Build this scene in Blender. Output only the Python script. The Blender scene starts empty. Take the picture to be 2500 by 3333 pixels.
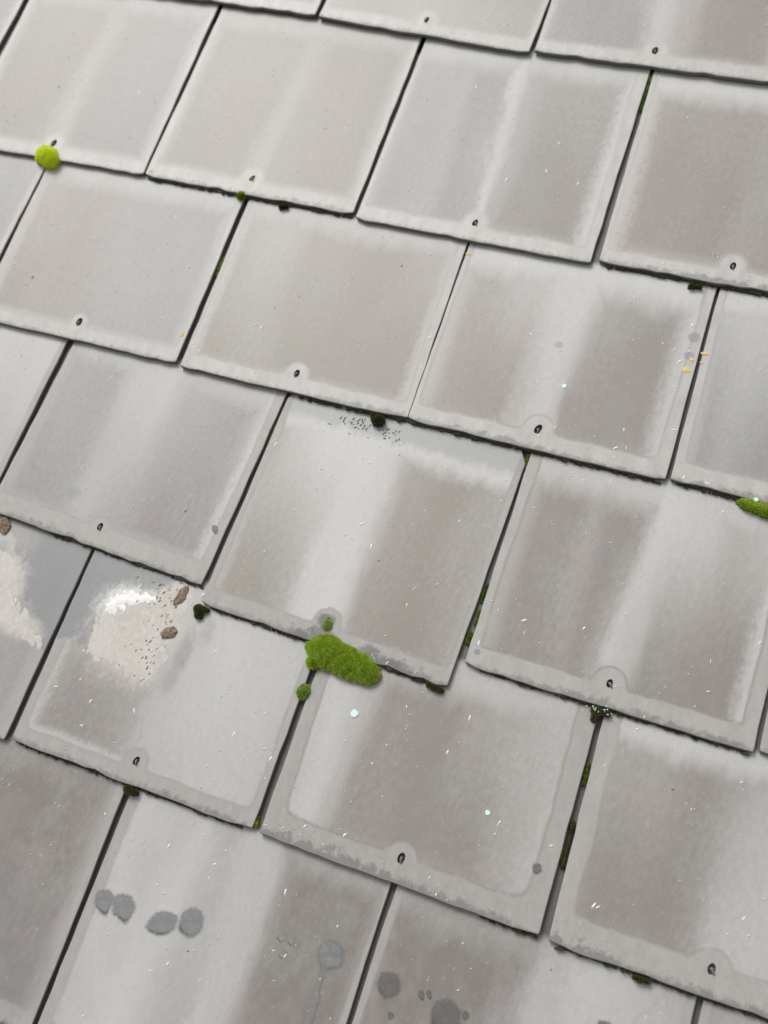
import bpy, bmesh, math, random
import numpy as np
from mathutils import Matrix, Vector, noise as mnoise

sc = bpy.context.scene
col = sc.collection
R = math.radians
rng = random.Random(7)

# ------------------------------------------------------------------ roof frame, camera, sky, sun, exposure
# Roof frame: x along the courses, y up the slope, z out of the roof.  Pitch 35 degrees, 5 m up.
PITCH = R(35)
ROOF = Matrix.Translation((0, 0, 5)) @ Matrix.Rotation(PITCH, 4, 'X')

cam_d = bpy.data.cameras.new('camera')
cam = bpy.data.objects.new('camera', cam_d)
col.objects.link(cam)
sc.camera = cam
cam_d.sensor_fit = 'VERTICAL'
cam_d.sensor_height = 36
cam_d.lens = 36 * 3271.5 / 3333
cam_d.clip_start = 0.02
cam_d.clip_end = 500
right = Vector((0.93231, 0.31837, -0.17157))
up = Vector((-0.25562, 0.91568, 0.31013))
back = Vector((0.25584, -0.24528, 0.93508))
cl = Matrix.Identity(4)
for r_ in range(3):
    cl[r_][0], cl[r_][1], cl[r_][2] = right[r_], up[r_], back[r_]
cl.translation = (0.30485, -0.27258, 1.05843)
cam.matrix_world = ROOF @ cl
cam_d.dof.use_dof = True
cam_d.dof.focus_distance = 1.08
cam_d.dof.aperture_fstop = 3.4

sun_dir_roof = Vector((-0.46, 0.56, 0.69)).normalized()
sun_dir = (ROOF.to_3x3() @ sun_dir_roof).normalized()
sun_el = math.asin(sun_dir.z)
sun_rot = math.atan2(sun_dir.x, sun_dir.y)

world = bpy.data.worlds.new('World')
sc.world = world
world.use_nodes = True
wn = world.node_tree
bg = wn.nodes['Background']
sky = wn.nodes.new('ShaderNodeTexSky')
sky.sky_type = 'NISHITA'
sky.sun_disc = False
sky.sun_elevation = sun_el
sky.sun_rotation = sun_rot
sky.dust_density = 5.0
sky.air_density = 1.0
hsv = wn.nodes.new('ShaderNodeHueSaturation')
hsv.inputs['Saturation'].default_value = 0.12
wn.links.new(sky.outputs[0], hsv.inputs['Color'])
wn.links.new(hsv.outputs[0], bg.inputs['Color'])
bg.inputs['Strength'].default_value = 0.12

sun_d = bpy.data.lights.new('sun', 'SUN')
sun_d.energy = 1.5
sun_d.angle = R(27)
sun_d.color = (1.0, 0.975, 0.94)
sun = bpy.data.objects.new('sun', sun_d)
col.objects.link(sun)
sun.rotation_euler = sun_dir.to_track_quat('Z', 'Y').to_euler()
sun.location = (0, 0, 12)

vs = sc.view_settings
vs.view_transform = 'Standard'
vs.look = 'None'
vs.gamma = 1
vs.use_curve_mapping = False
vs.exposure = 0.13
sc.render.engine = 'CYCLES'
sc.cycles.max_bounces = 5
sc.cycles.diffuse_bounces = 3
sc.cycles.glossy_bounces = 2


# ------------------------------------------------------------------ node-expression helper
class X:
    """A node socket (or a number) with arithmetic."""
    def __init__(s, g, v): s.g, s.v = g, v
    def __add__(s, o): return s.g.m('ADD', s, o)
    __radd__ = __add__
    def __sub__(s, o): return s.g.m('SUBTRACT', s, o)
    def __rsub__(s, o): return s.g.m('SUBTRACT', o, s)
    def __mul__(s, o): return s.g.m('MULTIPLY', s, o)
    __rmul__ = __mul__
    def __truediv__(s, o): return s.g.m('DIVIDE', s, o)


class G:
    def __init__(s, name):
        s.mat = bpy.data.materials.new(name)
        s.mat.use_nodes = True
        s.t = s.mat.node_tree
        s.bsdf = s.t.nodes['Principled BSDF']
    def put(s, sock, v):
        if isinstance(v, X): v = v.v
        if isinstance(v, bpy.types.NodeSocket): s.t.links.new(v, sock)
        else:
            if isinstance(v, tuple) and len(v) == 3 and len(sock.default_value) == 4: v = (*v, 1)
            sock.default_value = v
    def m(s, op, a, b=0.0, c=0.0):
        n = s.t.nodes.new('ShaderNodeMath'); n.operation = op
        s.put(n.inputs[0], a); s.put(n.inputs[1], b); s.put(n.inputs[2], c)
        return X(s, n.outputs[0])
    def mx(s, a, b): return s.m('MAXIMUM', a, b)
    def mn(s, a, b): return s.m('MINIMUM', a, b)
    def clamp(s, a): return s.m('MINIMUM', s.m('MAXIMUM', a, 0.0), 1.0)
    def step(s, lo, hi, v, a=0.0, b=1.0):
        n = s.t.nodes.new('ShaderNodeMapRange'); n.interpolation_type = 'SMOOTHSTEP'
        s.put(n.inputs[0], v)
        for i, q in enumerate((lo, hi, a, b)): s.put(n.inputs[i + 1], q)
        if isinstance(lo, (int, float)) and isinstance(hi, (int, float)) and lo > hi:
            for i, q in enumerate((hi, lo, b, a)): s.put(n.inputs[i + 1], q)
        return X(s, n.outputs[0])
    def gauss(s, v, c, w):
        d = (v - c) / w
        return s.m('EXPONENT', 0.0 - d * d)
    def vec(s, x, y, z=0.0):
        n = s.t.nodes.new('ShaderNodeCombineXYZ')
        for i, q in enumerate((x, y, z)): s.put(n.inputs[i], q)
        return X(s, n.outputs[0])
    def noise(s, vec, scale=1.0, detail=3.0, rough=0.55, dim='3D'):
        n = s.t.nodes.new('ShaderNodeTexNoise'); n.noise_dimensions = dim
        s.put(n.inputs['Vector'], vec); n.inputs['Scale'].default_value = scale
        n.inputs['Detail'].default_value = detail; n.inputs['Roughness'].default_value = rough
        return X(s, n.outputs[0])
    def voro(s, vec, scale, out='Distance'):
        n = s.t.nodes.new('ShaderNodeTexVoronoi')
        s.put(n.inputs['Vector'], vec); n.inputs['Scale'].default_value = scale
        return X(s, n.outputs[out])
    def ramp(s, v, stops, lo, hi):
        """piecewise-smooth profile: stops [(pos, value)] over lo..hi"""
        n = s.t.nodes.new('ShaderNodeValToRGB'); r = n.color_ramp; r.interpolation = 'EASE'
        st = sorted(((p - lo) / (hi - lo), q) for p, q in stops)
        while len(r.elements) < len(st): r.elements.new(0.5)
        for e, (p, q) in zip(r.elements, st):
            e.position = max(0, min(1, p)); e.color = (q, q, q, 1)
        s.put(n.inputs[0], (v - lo) / (hi - lo))
        return X(s, n.outputs[0])
    def mix(s, f, a, b, blend='MIX'):
        n = s.t.nodes.new('ShaderNodeMix'); n.data_type = 'RGBA'; n.blend_type = blend; n.clamp_factor = True
        s.put(n.inputs[0], f); s.put(n.inputs[6], a); s.put(n.inputs[7], b)
        return X(s, n.outputs[2])
    def coords(s, kind='Object'):
        n = s.t.nodes.new('ShaderNodeTexCoord')
        d = s.t.nodes.new('ShaderNodeSeparateXYZ')
        s.t.links.new(n.outputs[kind], d.inputs[0])
        return [X(s, o) for o in d.outputs]
    def attr(s, name):
        n = s.t.nodes.new('ShaderNodeAttribute'); n.attribute_name = name
        return X(s, n.outputs['Fac'])
    def bump(s, h, dist, strength=1.0):
        n = s.t.nodes.new('ShaderNodeBump')
        s.put(n.inputs['Height'], h); n.inputs['Distance'].default_value = dist
        n.inputs['Strength'].default_value = strength
        s.t.links.new(n.outputs[0], s.bsdf.inputs['Normal'])
    def out(s, color, rough=0.5, spec=0.5):
        s.put(s.bsdf.inputs['Base Color'], color)
        s.put(s.bsdf.inputs['Roughness'], rough)
        s.put(s.bsdf.inputs['Specular IOR Level'], spec)
        return s.mat


# ------------------------------------------------------------------ slate materials
BROWN = (0.248, 0.225, 0.206)
PINK = (0.272, 0.238, 0.216)
OLIVE = (0.266, 0.246, 0.208)
GREY = (0.250, 0.237, 0.225)
LILAC = (0.252, 0.236, 0.230)
BLUE = (0.254, 0.254, 0.252)
PALE = (0.535, 0.533, 0.518)
BORDER = (0.485, 0.474, 0.446)
LINE = (0.225, 0.214, 0.200)
WET = (0.240, 0.244, 0.248)


TONES = {'cream': (0.53, 0.503, 0.458), 'white': (0.80, 0.79, 0.76), 'dirt': (0.105, 0.102, 0.096)}


def slate_material(name, sp, seed):
    g = G(name)
    x, y, z = g.coords()
    u, v = x * 1000.0, y * 1000.0
    w2 = sp['w'] * 500.0
    vt = sp['vt'] * 1000.0
    so = seed * 7.31
    # fields: slow warp, streak-stretched mottling, fine grain
    n_slow = g.noise(g.vec(u * 0.016 + so, v * 0.006), 1.0, 1.0, .5, '2D')
    n_mid = g.noise(g.vec(u * 0.075 + (so + 3.0), v * 0.028), 1.0, 2.0, 0.6, '2D')
    n_mot = g.noise(g.vec(u * 0.26 - v * 0.07 + (so + 5.0), v * 0.10), 1.0, 3.0, 0.65, '2D')
    n_fuzz = g.noise(g.vec(u * 0.17 + (so + 9.0), v * 0.11), 1.0, 4.0, 0.72, '2D')
    n_grain = g.noise(g.vec(u * 1.5 + so, v * 1.1), 1.0, 1.5, 0.7, '2D')
    uu = u + (n_slow - 0.5) * 26.0 + (n_mid - 0.5) * 10.0 + (n_fuzz - 0.5) * 9.0
    vv = v + (n_mid - 0.5) * 18.0 + (n_fuzz - 0.5) * 16.0
    t = g.step(25.0, vt - 15.0, v)
    lo = g.ramp(uu, sp['lo'], -150, 150)
    hi = g.ramp(uu, sp['up'], -150, 150)
    prof = (lo + (hi - lo) * t) * 1.05 - sp['dim']
    # signed distance into the drying "pool" inside the edge band
    eL, eR, eb, et = sp['ins']
    wob = (n_mid - 0.5) * 5.0 + (n_slow - 0.5) * 9.0
    dl = u + (w2 - eL) + wob
    dr = (w2 - eR) - u + wob
    db = v - eb + wob * 0.6
    dt = (vt - et) - vv
    d = g.m('SMOOTH_MIN', dl, dr, sp['cr'])
    d = g.m('SMOOTH_MIN', d, db, sp['cr'])
    if sp['arch']:
        da = g.m('SQRT', u * u + (v - 26.0) * (v - 26.0)) - sp['arch']
        d = g.m('SMOOTH_MIN', d, da, 12.0)
    sf = sp['soft']
    inside = g.step(-1.2 * sf, 1.6 * sf, d + (n_fuzz - 0.5) * 5.0 * (sf - 1.0))
    line = g.gauss(d, 0.0, 1.5) * sp['line'] * g.step(0.34, 0.62, n_mid + sp['line'] * 0.16)
    fz = (n_fuzz - 0.5) * 26.0
    hL, hR, hB, hT = sp['halo']
    halo = g.step(sp['hw'], 0.0, dl + fz) * hL
    halo = g.mx(halo, g.step(sp['hw'], 0.0, dr + fz) * hR)
    halo = g.mx(halo, g.step(sp['hw'] * 0.7, 0.0, db + fz * 0.6) * hB)
    halo = g.mx(halo, g.step(sp['hw'] * 1.9, 0.0, dt + fz * 1.3) * hT)
    pale = g.mx(prof, halo) + (n_mot - 0.5) * 0.24 + (n_fuzz - 0.5) * 0.34 + (n_slow - 0.5) * 0.2
    pale = g.clamp(pale)
    tint = g.mix(g.step(-60.0, 70.0, uu + (n_slow - 0.5) * 120.0), sp['a'], sp['b'])
    tint = g.mix(g.clamp((n_mid - 0.45) * 1.0), tint, GREY)
    n_hue = g.noise(g.vec(u * 0.022 - so, v * 0.015), 1.0, 2.0, .6, '2D')
    tint = g.mix(g.step(0.5, 0.68, n_hue) * 0.5, tint, (0.262, 0.252, 0.220))
    tint = g.mix(g.step(0.5, 0.32, n_hue) * 0.5, tint, (0.268, 0.236, 0.224))
    c = g.mix(pale * 0.95, tint, PALE)
    bcol = g.mix(g.clamp(sp['lip'] * (0.62 + n_mid * 0.8)), GREY, sp['bcol'])
    bcol = g.mix(g.clamp(n_fuzz * 1.6 - 0.72) * 0.35, bcol, PALE)
    c = g.mix(inside, bcol, c)
    c = g.mix(line * 0.72, c, LINE)
    rough = 0.40 + pale * 0.10
    # grey damp strip under the course above
    wet = g.step(vt - et - 2.0, vt - et + 12.0, vv) * sp['topwet']
    for (kind, *q) in sp['marks']:
        if kind == 'half':       # damp area bounded by lines a*u+b*v>c
            k_ = None
            for a_, b_, c_ in q[0]:
                h_ = g.step(-1.0, 2.0, u * a_ + v * b_ - c_ + (n_mid - 0.5) * q[1] + (n_fuzz - 0.5) * 4.0)
                k_ = h_ if k_ is None else k_ * h_
            wet = g.mx(wet, k_ * q[2])
        elif kind == 'spot':     # soft-edged stain
            cu, cv, ru, rv, amp, hard = q
            e_ = g.m('SQRT', (u - cu) * (u - cu) / (ru * ru) + (v - cv) * (v - cv) / (rv * rv))
            e_ = e_ + (n_fuzz - 0.5) * 0.8
            wet = g.mx(wet, g.step(1.0 + hard, 1.0 - hard, e_) * amp)
    c = g.mix(wet, c, WET)
    for (kind, *q) in sp['marks']:
        if kind in TONES:        # soft residue of its own colour: cream droppings, dark grime
            cu, cv, ru, rv, amp, hard = q
            e_ = g.m('SQRT', (u - cu) * (u - cu) / (ru * ru) + (v - cv) * (v - cv) / (rv * rv)) + (n_fuzz - 0.5) * 1.1 + (n_mid - 0.5) * 0.5
            c = g.mix(g.step(1.0 + hard, 1.0 - hard, e_) * amp * (0.55 + n_mot * 0.8), c, TONES[kind])
    rough = rough - wet * 0.16
    # grime along the tail edge (broken, finger-shaped) and pale lip on the sides
    su = g.ramp(u, sp['tail'], -150, 150)
    n_fing = g.noise(g.vec(u * 0.085 + so, v * 0.10), 1.0, 4.0, 0.7, '2D')
    reach = su * 15.0 * (n_fing * 2.6 - 0.80) + 1.2
    grime = g.step(4.0, -3.0, v - reach + (n_fuzz - 0.5) * 9.0)
    speck = g.step(0.655, 0.70, g.noise(g.vec(u * 0.42 + so, v * 0.30), 1.0, 2.0, 0.6, '2D')) * g.step(60.0, 0.0, v) * su
    c = g.mix(g.mx(grime * 0.62, speck * 0.5), c, (0.135, 0.130, 0.118))
    # tiny pits and pale mineral flecks
    pit = g.step(0.10, 0.05, g.voro(g.vec(u * 0.11, v * 0.08, so), 1.0))
    c = g.mix(pit * 0.18 * g.step(0.5, 0.62, n_mid), c, (0.15, 0.145, 0.14))
    fl = g.step(0.085, 0.045, g.voro(g.vec(u * 0.16 - v * 0.07, v * 0.075, so + 2.0), 1.0))
    c = g.mix(fl * 0.7 * g.step(0.46, 0.58, n_fuzz), c, (0.62, 0.61, 0.58))
    c = g.mix(0.26, c, g.mix(n_grain, (0.05, 0.05, 0.05), (1, 1, 1)), 'OVERLAY')
    # unweathered factory coat on the covered head of the slate
    head = g.step(vt + 3.0, vt + 12.0, v)
    c = g.mix(head, c, (0.125, 0.123, 0.116))
    g.bump(n_grain * 0.55 + n_mot * 0.25, 0.0005, 0.5)
    return g.out(c, rough, 0.5)


def edge_material():
    g = G('slate_edge')
    x, y, z = g.coords()
    n = g.noise(g.vec(x * 60.0, y * 60.0, z * 300.0), 1.0, 4.0, 0.65)
    n2 = g.noise(g.vec(x * 9.0, y * 9.0, 0.0), 1.0, 2.0)
    c = g.mix(n, (0.115, 0.112, 0.098), (0.27, 0.265, 0.235))
    c = g.mix(g.step(0.52, 0.66, n2) * 0.6, c, (0.085, 0.095, 0.045))
    g.bump(n, 0.0008, 0.6)
    return g.out(c, 0.85, 0.2)


EDGE = edge_material()


def plain_material(name, c0, c1, scale, rough=0.6, spec=0.4, bump=0.0005, metal=0.0):
    g = G(name)
    x, y, z = g.coords()
    n = g.noise(g.vec(x, y, z), scale, 4.0, 0.6)
    g.bump(n, bump, 0.6)
    g.bsdf.inputs['Metallic'].default_value = metal
    return g.out(g.mix(g.clamp((n - 0.3) * 2.2), c0, c1), rough, spec)


# ------------------------------------------------------------------ object helpers
def link(name, me, mats, parent=None, local=None):
    o = bpy.data.objects.new(name, me)
    col.objects.link(o)
    if me is not None:
        for m_ in mats:
            if m_.name not in [q.name for q in me.materials if q]: me.materials.append(m_)
    if parent is not None:
        o.parent = parent
        if local is not None: o.matrix_local = local
    elif local is not None:
        o.matrix_world = ROOF @ local
    return o


def mesh(name, verts, faces, mi=None, smooth=False):
    me = bpy.data.meshes.new(name)
    me.from_pydata([tuple(q) for q in verts], [], faces)
    if mi is not None: me.polygons.foreach_set('material_index', mi)
    if smooth: me.polygons.foreach_set('use_smooth', [True] * len(me.polygons))
    me.update()
    return me


def tag(o, label, cat, group=None):
    o['label'] = label; o['category'] = cat
    if group: o['group'] = group
    return o


# ------------------------------------------------------------------ the roof: deck and slates
ALPHA = 0.027                     # slates lie a little flatter than the deck, one on the next
YK = {-2: 1.152, -1: 0.902, 0: 0.6486, 1: 0.3617, 2: 0.1185, 3: -0.1359, 4: -0.3678, 5: -0.6250, 6: -0.877, 7: -1.127}
TH = 0.0051


def plane_z(k, y): return -ALPHA * (y - YK[k])


deck_m = plain_material('roofing_felt', (0.03, 0.03, 0.03), (0.06, 0.058, 0.055), 30, 0.9)
bm = bmesh.new()
bmesh.ops.create_cube(bm, size=1)
bmesh.ops.scale(bm, vec=(3.0, 3.5, 0.03), verts=bm.verts)
bmesh.ops.translate(bm, vec=(0.0, 0.15, -0.040), verts=bm.verts)
me = bpy.data.meshes.new('roof'); bm.to_mesh(me); bm.free()
roof = link('roof', me, [deck_m], None, Matrix.Identity(4))
roof['kind'] = 'structure'

# measured places of the slates in view: x, y of the middle of the tail, turn in degrees, width
PLACES = {
    (0, 0): (-0.4582, 0.6560, 0.18, 0.2990), (0, 1): (-0.1536, 0.6496, -2.00, 0.2994), (0, 2): (0.1516, 0.6506, 0.72, 0.2990),
    (1, -2): (-0.9163, 0.3616, 0.10, 0.2990), (1, -1): (-0.6028, 0.3622, 1.30, 0.2998), (1, 0): (-0.3008, 0.3662, 0.41, 0.3000),
    (1, 1): (0.0038, 0.3631, 0.20, 0.2993), (1, 2): (0.3115, 0.3706, 1.05, 0.2990),
    (2, -1): (-0.7539, 0.1185, -0.13, 0.2990), (2, 0): (-0.4487, 0.1156, 0.84, 0.2986), (2, 1): (-0.1436, 0.1171, 0.89, 0.2980),
    (2, 2): (0.1534, 0.1205, 0.37, 0.2965), (2, 3): (0.4554, 0.1256, 0.55, 0.2990),
    (3, -1): (-0.6120, -0.1359, -1.20, 0.2990), (3, 0): (-0.3091, -0.1292, -2.33, 0.2989), (3, 1): (-0.0050, -0.1582, -1.46, 0.2972),
    (3, 2): (0.3018, -0.1323, 0.05, 0.2981), (3, 3): (0.6052, -0.1276, 0.60, 0.2990),
    (4, 0): (-0.4641, -0.3634, -1.29, 0.2990), (4, 1): (-0.1567, -0.3634, -0.13, 0.3002), (4, 2): (0.1511, -0.3635, 0.29, 0.2990),
    (4, 3): (0.4591, -0.3611, 1.30, 0.2990),
    (5, 0): (-0.3072, -0.6250, 0.27, 0.2990), (5, 1): (-0.0027, -0.6250, -0.10, 0.3009), (5, 2): (0.3010, -0.6250, -0.57, 0.2994),
    (5, 3): (0.6083, -0.6250, -0.01, 0.2990),
}


def S(a, b, lo, up, halo=(.35, .35, .3, .4), ins=(8, 8, 20, 6), arch=15.0, line=.5, bord=.8, hw=20.0, cr=10.0, topwet=0.0,
      tail=((-150, .15), (150, .15)), marks=()):
    return dict(a=a, b=b, lo=lo, up=up, halo=halo, ins=ins, arch=arch, line=line, bord=bord, hw=hw, cr=cr, topwet=topwet, tail=tail, marks=marks)


FLAT = ((-150, .2), (150, .2))
LOOK = {
    (0, 0): S(OLIVE, GREY, ((-150, .3), (0, .4), (150, .25)), FLAT, line=.1),
    (0, 1): S(OLIVE, OLIVE, ((-150, .45), (0, .55), (150, .4)), FLAT, line=.1, tail=((-150, .3), (0, .3), (150, .1))),
    (0, 2): S(LILAC, PINK, ((-150, .25), (-40, .3), (-5, .85), (30, .45), (60, .15), (150, .2)), ((-150, .2), (-5, .8), (60, .2), (150, .2)), line=.1),
    (1, -2): S(GREY, GREY, FLAT, FLAT, line=.1),
    (1, -1): S(OLIVE, LILAC, ((-150, .2), (-30, .2), (0, .65), (25, .22), (150, .12)), ((-150, .2), (-30, .2), (-5, .5), (35, .2), (150, .2)), line=.1, halo=(.5, .5, .45, .6)),
    (1, 0): S(OLIVE, OLIVE, ((-150, .2), (-25, .2), (2, .65), (22, .28), (90, .16), (150, .2)), ((-150, .2), (-10, .25), (10, .5), (40, .25), (150, .2)), line=.12, halo=(.5, .5, .45, .6),
              tail=((-150, .3), (20, .35), (60, .5), (110, .4), (150, .3))),
    (1, 1): S(BLUE, BROWN, ((-150, .25), (-70, .4), (-45, .2), (-14, .35), (0, .95), (12, .4), (40, .12), (120, .15), (150, .3)),
              ((-150, .3), (-75, .45), (-55, .2), (-22, .25), (-6, .95), (8, .45), (50, .25), (150, .5)), halo=(.3, .95, .2, .8), ins=(8, 13, 20, 7), line=.3, hw=26),
    (1, 2): S(PINK, BROWN, ((-150, .1), (-30, .05), (0, .3), (60, .2), (150, .5)), ((-150, .25), (0, .3), (60, .55), (150, .6)), halo=(.7, .5, .3, 1.0), hw=26, line=.3,
              tail=((-150, .3), (-50, .5), (0, .6), (150, .5))),
    (2, -1): S(GREY, BLUE, FLAT, ((-150, .4), (150, .4)), line=.2),
    (2, 0): S(PINK, BLUE, ((-150, .2), (-60, .3), (0, .35), (150, .3)), ((-150, .4), (-70, .25), (150, .25)), halo=(.6, .5, .5, .75), ins=(8, 8, 19, 6), line=.25, arch=11),
    (2, 1): S(OLIVE, PINK, ((-150, .15), (-60, .3), (-20, .18), (150, .08)), ((-150, .35), (-75, .55), (-45, .3), (40, .12), (110, .35), (150, .7)), halo=(.75, .7, .25, .7),
              ins=(6, 9, 20, 6), arch=14, line=.45, tail=((-150, .1), (0, .1), (60, .35), (150, .45))),
    (2, 2): S(PINK, BROWN, ((-150, .1), (-60, .12), (-35, .45), (-2, .85), (8, .7), (24, .10), (100, .06), (150, .35)),
              ((-150, .45), (-100, .35), (-60, .7), (-20, .95), (16, .95), (38, .35), (100, .14), (150, .6)), halo=(.55, .8, .1, 1.0), ins=(7, 13, 22, 6), arch=17, line=.6, hw=30,
              tail=((-150, .25), (-60, .5), (150, .3)), marks=(('spot', 138, 178, 6.5, 6.5, .75, .25), ('spot', 138, 154, 5.5, 5, .7, .25), ('spot', -6, 134, 5, 4, .6, .3))),
    (2, 3): S(BLUE, BLUE, ((-150, .15), (-100, .35), (-60, .2), (0, .3), (150, .3)), ((-150, .6), (-100, .75), (0, .55), (150, .5)), halo=(.5, .5, .2, .9), ins=(10, 8, 24, 6), arch=16, line=.5,
              tail=((-150, .3), (-60, .6), (150, .5))),
    (3, -1): S(GREY, BLUE, ((-150, .3), (150, .45)), ((-150, .5), (150, .8)), halo=(.5, .5, .5, .9), line=.2),
    (3, 0): S(BLUE, LILAC, ((-150, .15), (-75, .2), (-30, .5), (10, .3), (60, .08), (130, .1), (150, .4)), ((-150, .25), (-75, .2), (-35, .65), (0, .75), (35, .35), (110, .15), (150, .55)),
              halo=(.35, .8, .3, .6), ins=(7, 12, 26, 7), arch=12, line=.4, hw=22, bord=.9, tail=((-150, .35), (-60, .6), (20, .15), (100, .4), (150, .35)),
              marks=(('spot', -53, 54, 10, 7, .55, .5),)),
    (3, 1): S(OLIVE, (0.262, 0.238, 0.206), ((-150, .05), (-105, .12), (-62, .35), (-35, .9), (-2, .98), (8, .85), (36, .12), (90, .05), (150, .22)),
              ((-150, .25), (-120, .75), (-60, .98), (-18, .98), (-4, .90), (28, .2), (70, .08), (120, .28), (150, .45)),
              halo=(.45, .3, .1, .95), ins=(9, 7, 21, 32), arch=16, line=.5, hw=17, topwet=.55,
              tail=((-150, .2), (-60, .45), (-10, 1.0), (25, .5), (45, .9), (90, 1.0), (140, .5), (150, .3)),
              marks=(('spot', -30, 262, 34, 12, .6, .6), ('spot', -28, 266, 14, 12, .8, .6), ('dirt', -1, 25, 10, 10, .75, .2), ('dirt', -2, 12, 13, 8, .7, .35), ('dirt', 56, 9, 9, 9, .7, .25), ('dirt', 84, 3, 22, 8, .7, .4), ('dirt', -20, 0, 20, 8, .7, .5))),
    (3, 2): S(BROWN, BROWN, ((-150, .1), (-90, .08), (-60, .22), (-35, .08), (-14, .30), (0, .72), (16, .55), (32, .08), (110, .05), (150, .25)),
              ((-150, .1), (-85, .1), (-65, .3), (-38, .06), (-12, .1), (12, .9), (50, .85), (90, .5), (150, .65)), halo=(.35, .85, .0, .75), ins=(12, 14, 24, 9), arch=17, line=.85, hw=24, cr=5,
              bord=1.0, tail=((-150, .1), (-60, .35), (0, .6), (60, .45), (150, .4)), marks=(('spot', -42, 163, 6, 6, .5, .4), ('spot', -139, 17, 3.5, 3, .9, .4))),
    (3, 3): S(GREY, GREY, FLAT, FLAT),
    (4, 0): S(BLUE, GREY, ((-150, .3), (60, .25), (150, .2)), ((-150, .5), (30, .7), (80, .4), (150, .2)), line=.2, arch=0, ins=(8, 10, 14, 5),
              marks=(('half', ((.73, .69, 182.0),), 26.0, .8), ('spot', 34, 192, 14, 20, .5, .5), ('cream', 62, 166, 26, 30, .85, .45), ('cream', 100, 124, 34, 14, .8, .5), ('cream', 52, 225, 26, 24, .3, .6), ('cream', 20, 140, 40, 24, .6, .5))),
    (4, 1): S(BROWN, GREY, ((-150, .12), (-70, .06), (-30, .2), (10, .6), (60, .72), (120, .72), (150, .55)), ((-150, .45), (-60, .5), (-10, .75), (60, .85), (150, .7)),
              halo=(.6, .4, .7, .8), ins=(13, 9, 19, 6), arch=14, line=.4, bord=.8, hw=20, cr=16,
              tail=((-150, .3), (-60, .35), (0, .2), (60, .45), (110, .45), (150, .25)),
              marks=(('half', ((0, 1, 124.0), (-1, 0, 22.0)), 22.0, .85), ('spot', -107, 108, 5, 26, .45, .5), ('spot', -103, 68, 5, 9, .45, .4),
                     ('spot', 4, 150, 9, 24, .6, .6), ('spot', 2, 118, 8, 14, .45, .7), ('spot', 22, 180, 7, 14, .35, .7), ('cream', -66, 152, 46, 48, .9, .55), ('cream', -30, 190, 22, 36, .8, .45), ('cream', -34, 130, 18, 28, .85, .4), ('white', -84, 178, 28, 21, .95, .75), ('white', -60, 192, 28, 11, .85, .75))),
    (4, 2): S(BROWN, BROWN, ((-150, .55), (-112, .85), (-92, .55), (-70, .12), (50, .05), (90, .28), (125, .6), (150, .5)),
              ((-150, .5), (-110, .80), (-85, .60), (-60, .1), (0, .05), (40, .3), (120, .6), (150, .6)), halo=(.75, .55, .15, .65), ins=(17, 20, 27, 10), arch=16, line=.75, hw=24, cr=26, bord=.75,
              tail=((-150, .8), (-110, .9), (-60, 1.0), (-10, .8), (20, .6), (70, .7), (150, .15))),
    (4, 3): S(BROWN, GREY, ((-150, .1), (-60, .06), (-25, .2), (0, .6), (40, .7), (150, .6)), ((-150, .4), (-90, .3), (-40, .12), (-10, .35), (60, .8), (150, .7)), halo=(.15, .3, .1, .85),
              ins=(17, 8, 30, 5), arch=18, line=.45, cr=18, bord=.95, tail=((-150, .75), (-110, .8), (-60, .4), (0, .5), (150, .5))),
    (5, 0): S(BROWN, BROWN, ((-150, .05), (150, .08)), ((-150, .05), (60, .08), (150, .22)), halo=(.2, .35, .1, .15), ins=(8, 9, 20, 5), line=.15,
              marks=(('spot', 70, 108, 42, 30, .3, .5), ('spot', 120, 50, 30, 40, .35, .3), ('spot', 118, 126, 9, 5, .5, .6))),
    (5, 1): S(PALE, BROWN, ((-150, .4), (-120, .66), (-70, .78), (-30, .48), (-10, .42), (15, .72), (28, .66), (52, .1), (150, .03)),
              ((-150, .4), (-130, .7), (-90, .6), (-60, .72), (-30, .42), (0, .66), (30, .66), (52, .2), (66, .06), (150, .04)), halo=(.2, .2, .1, .3), ins=(13, 5, 20, 2), line=.15, hw=14),
    (5, 2): S(BROWN, GREY, ((-150, .05), (-50, .2), (-10, .7), (150, .6)), ((-150, .03), (-60, .03), (-15, .12), (15, .60), (60, .75), (150, .55)), halo=(.1, .1, .1, .3), line=.15),
    (5, 3): S(GREY, GREY, FLAT, FLAT),
}


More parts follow.
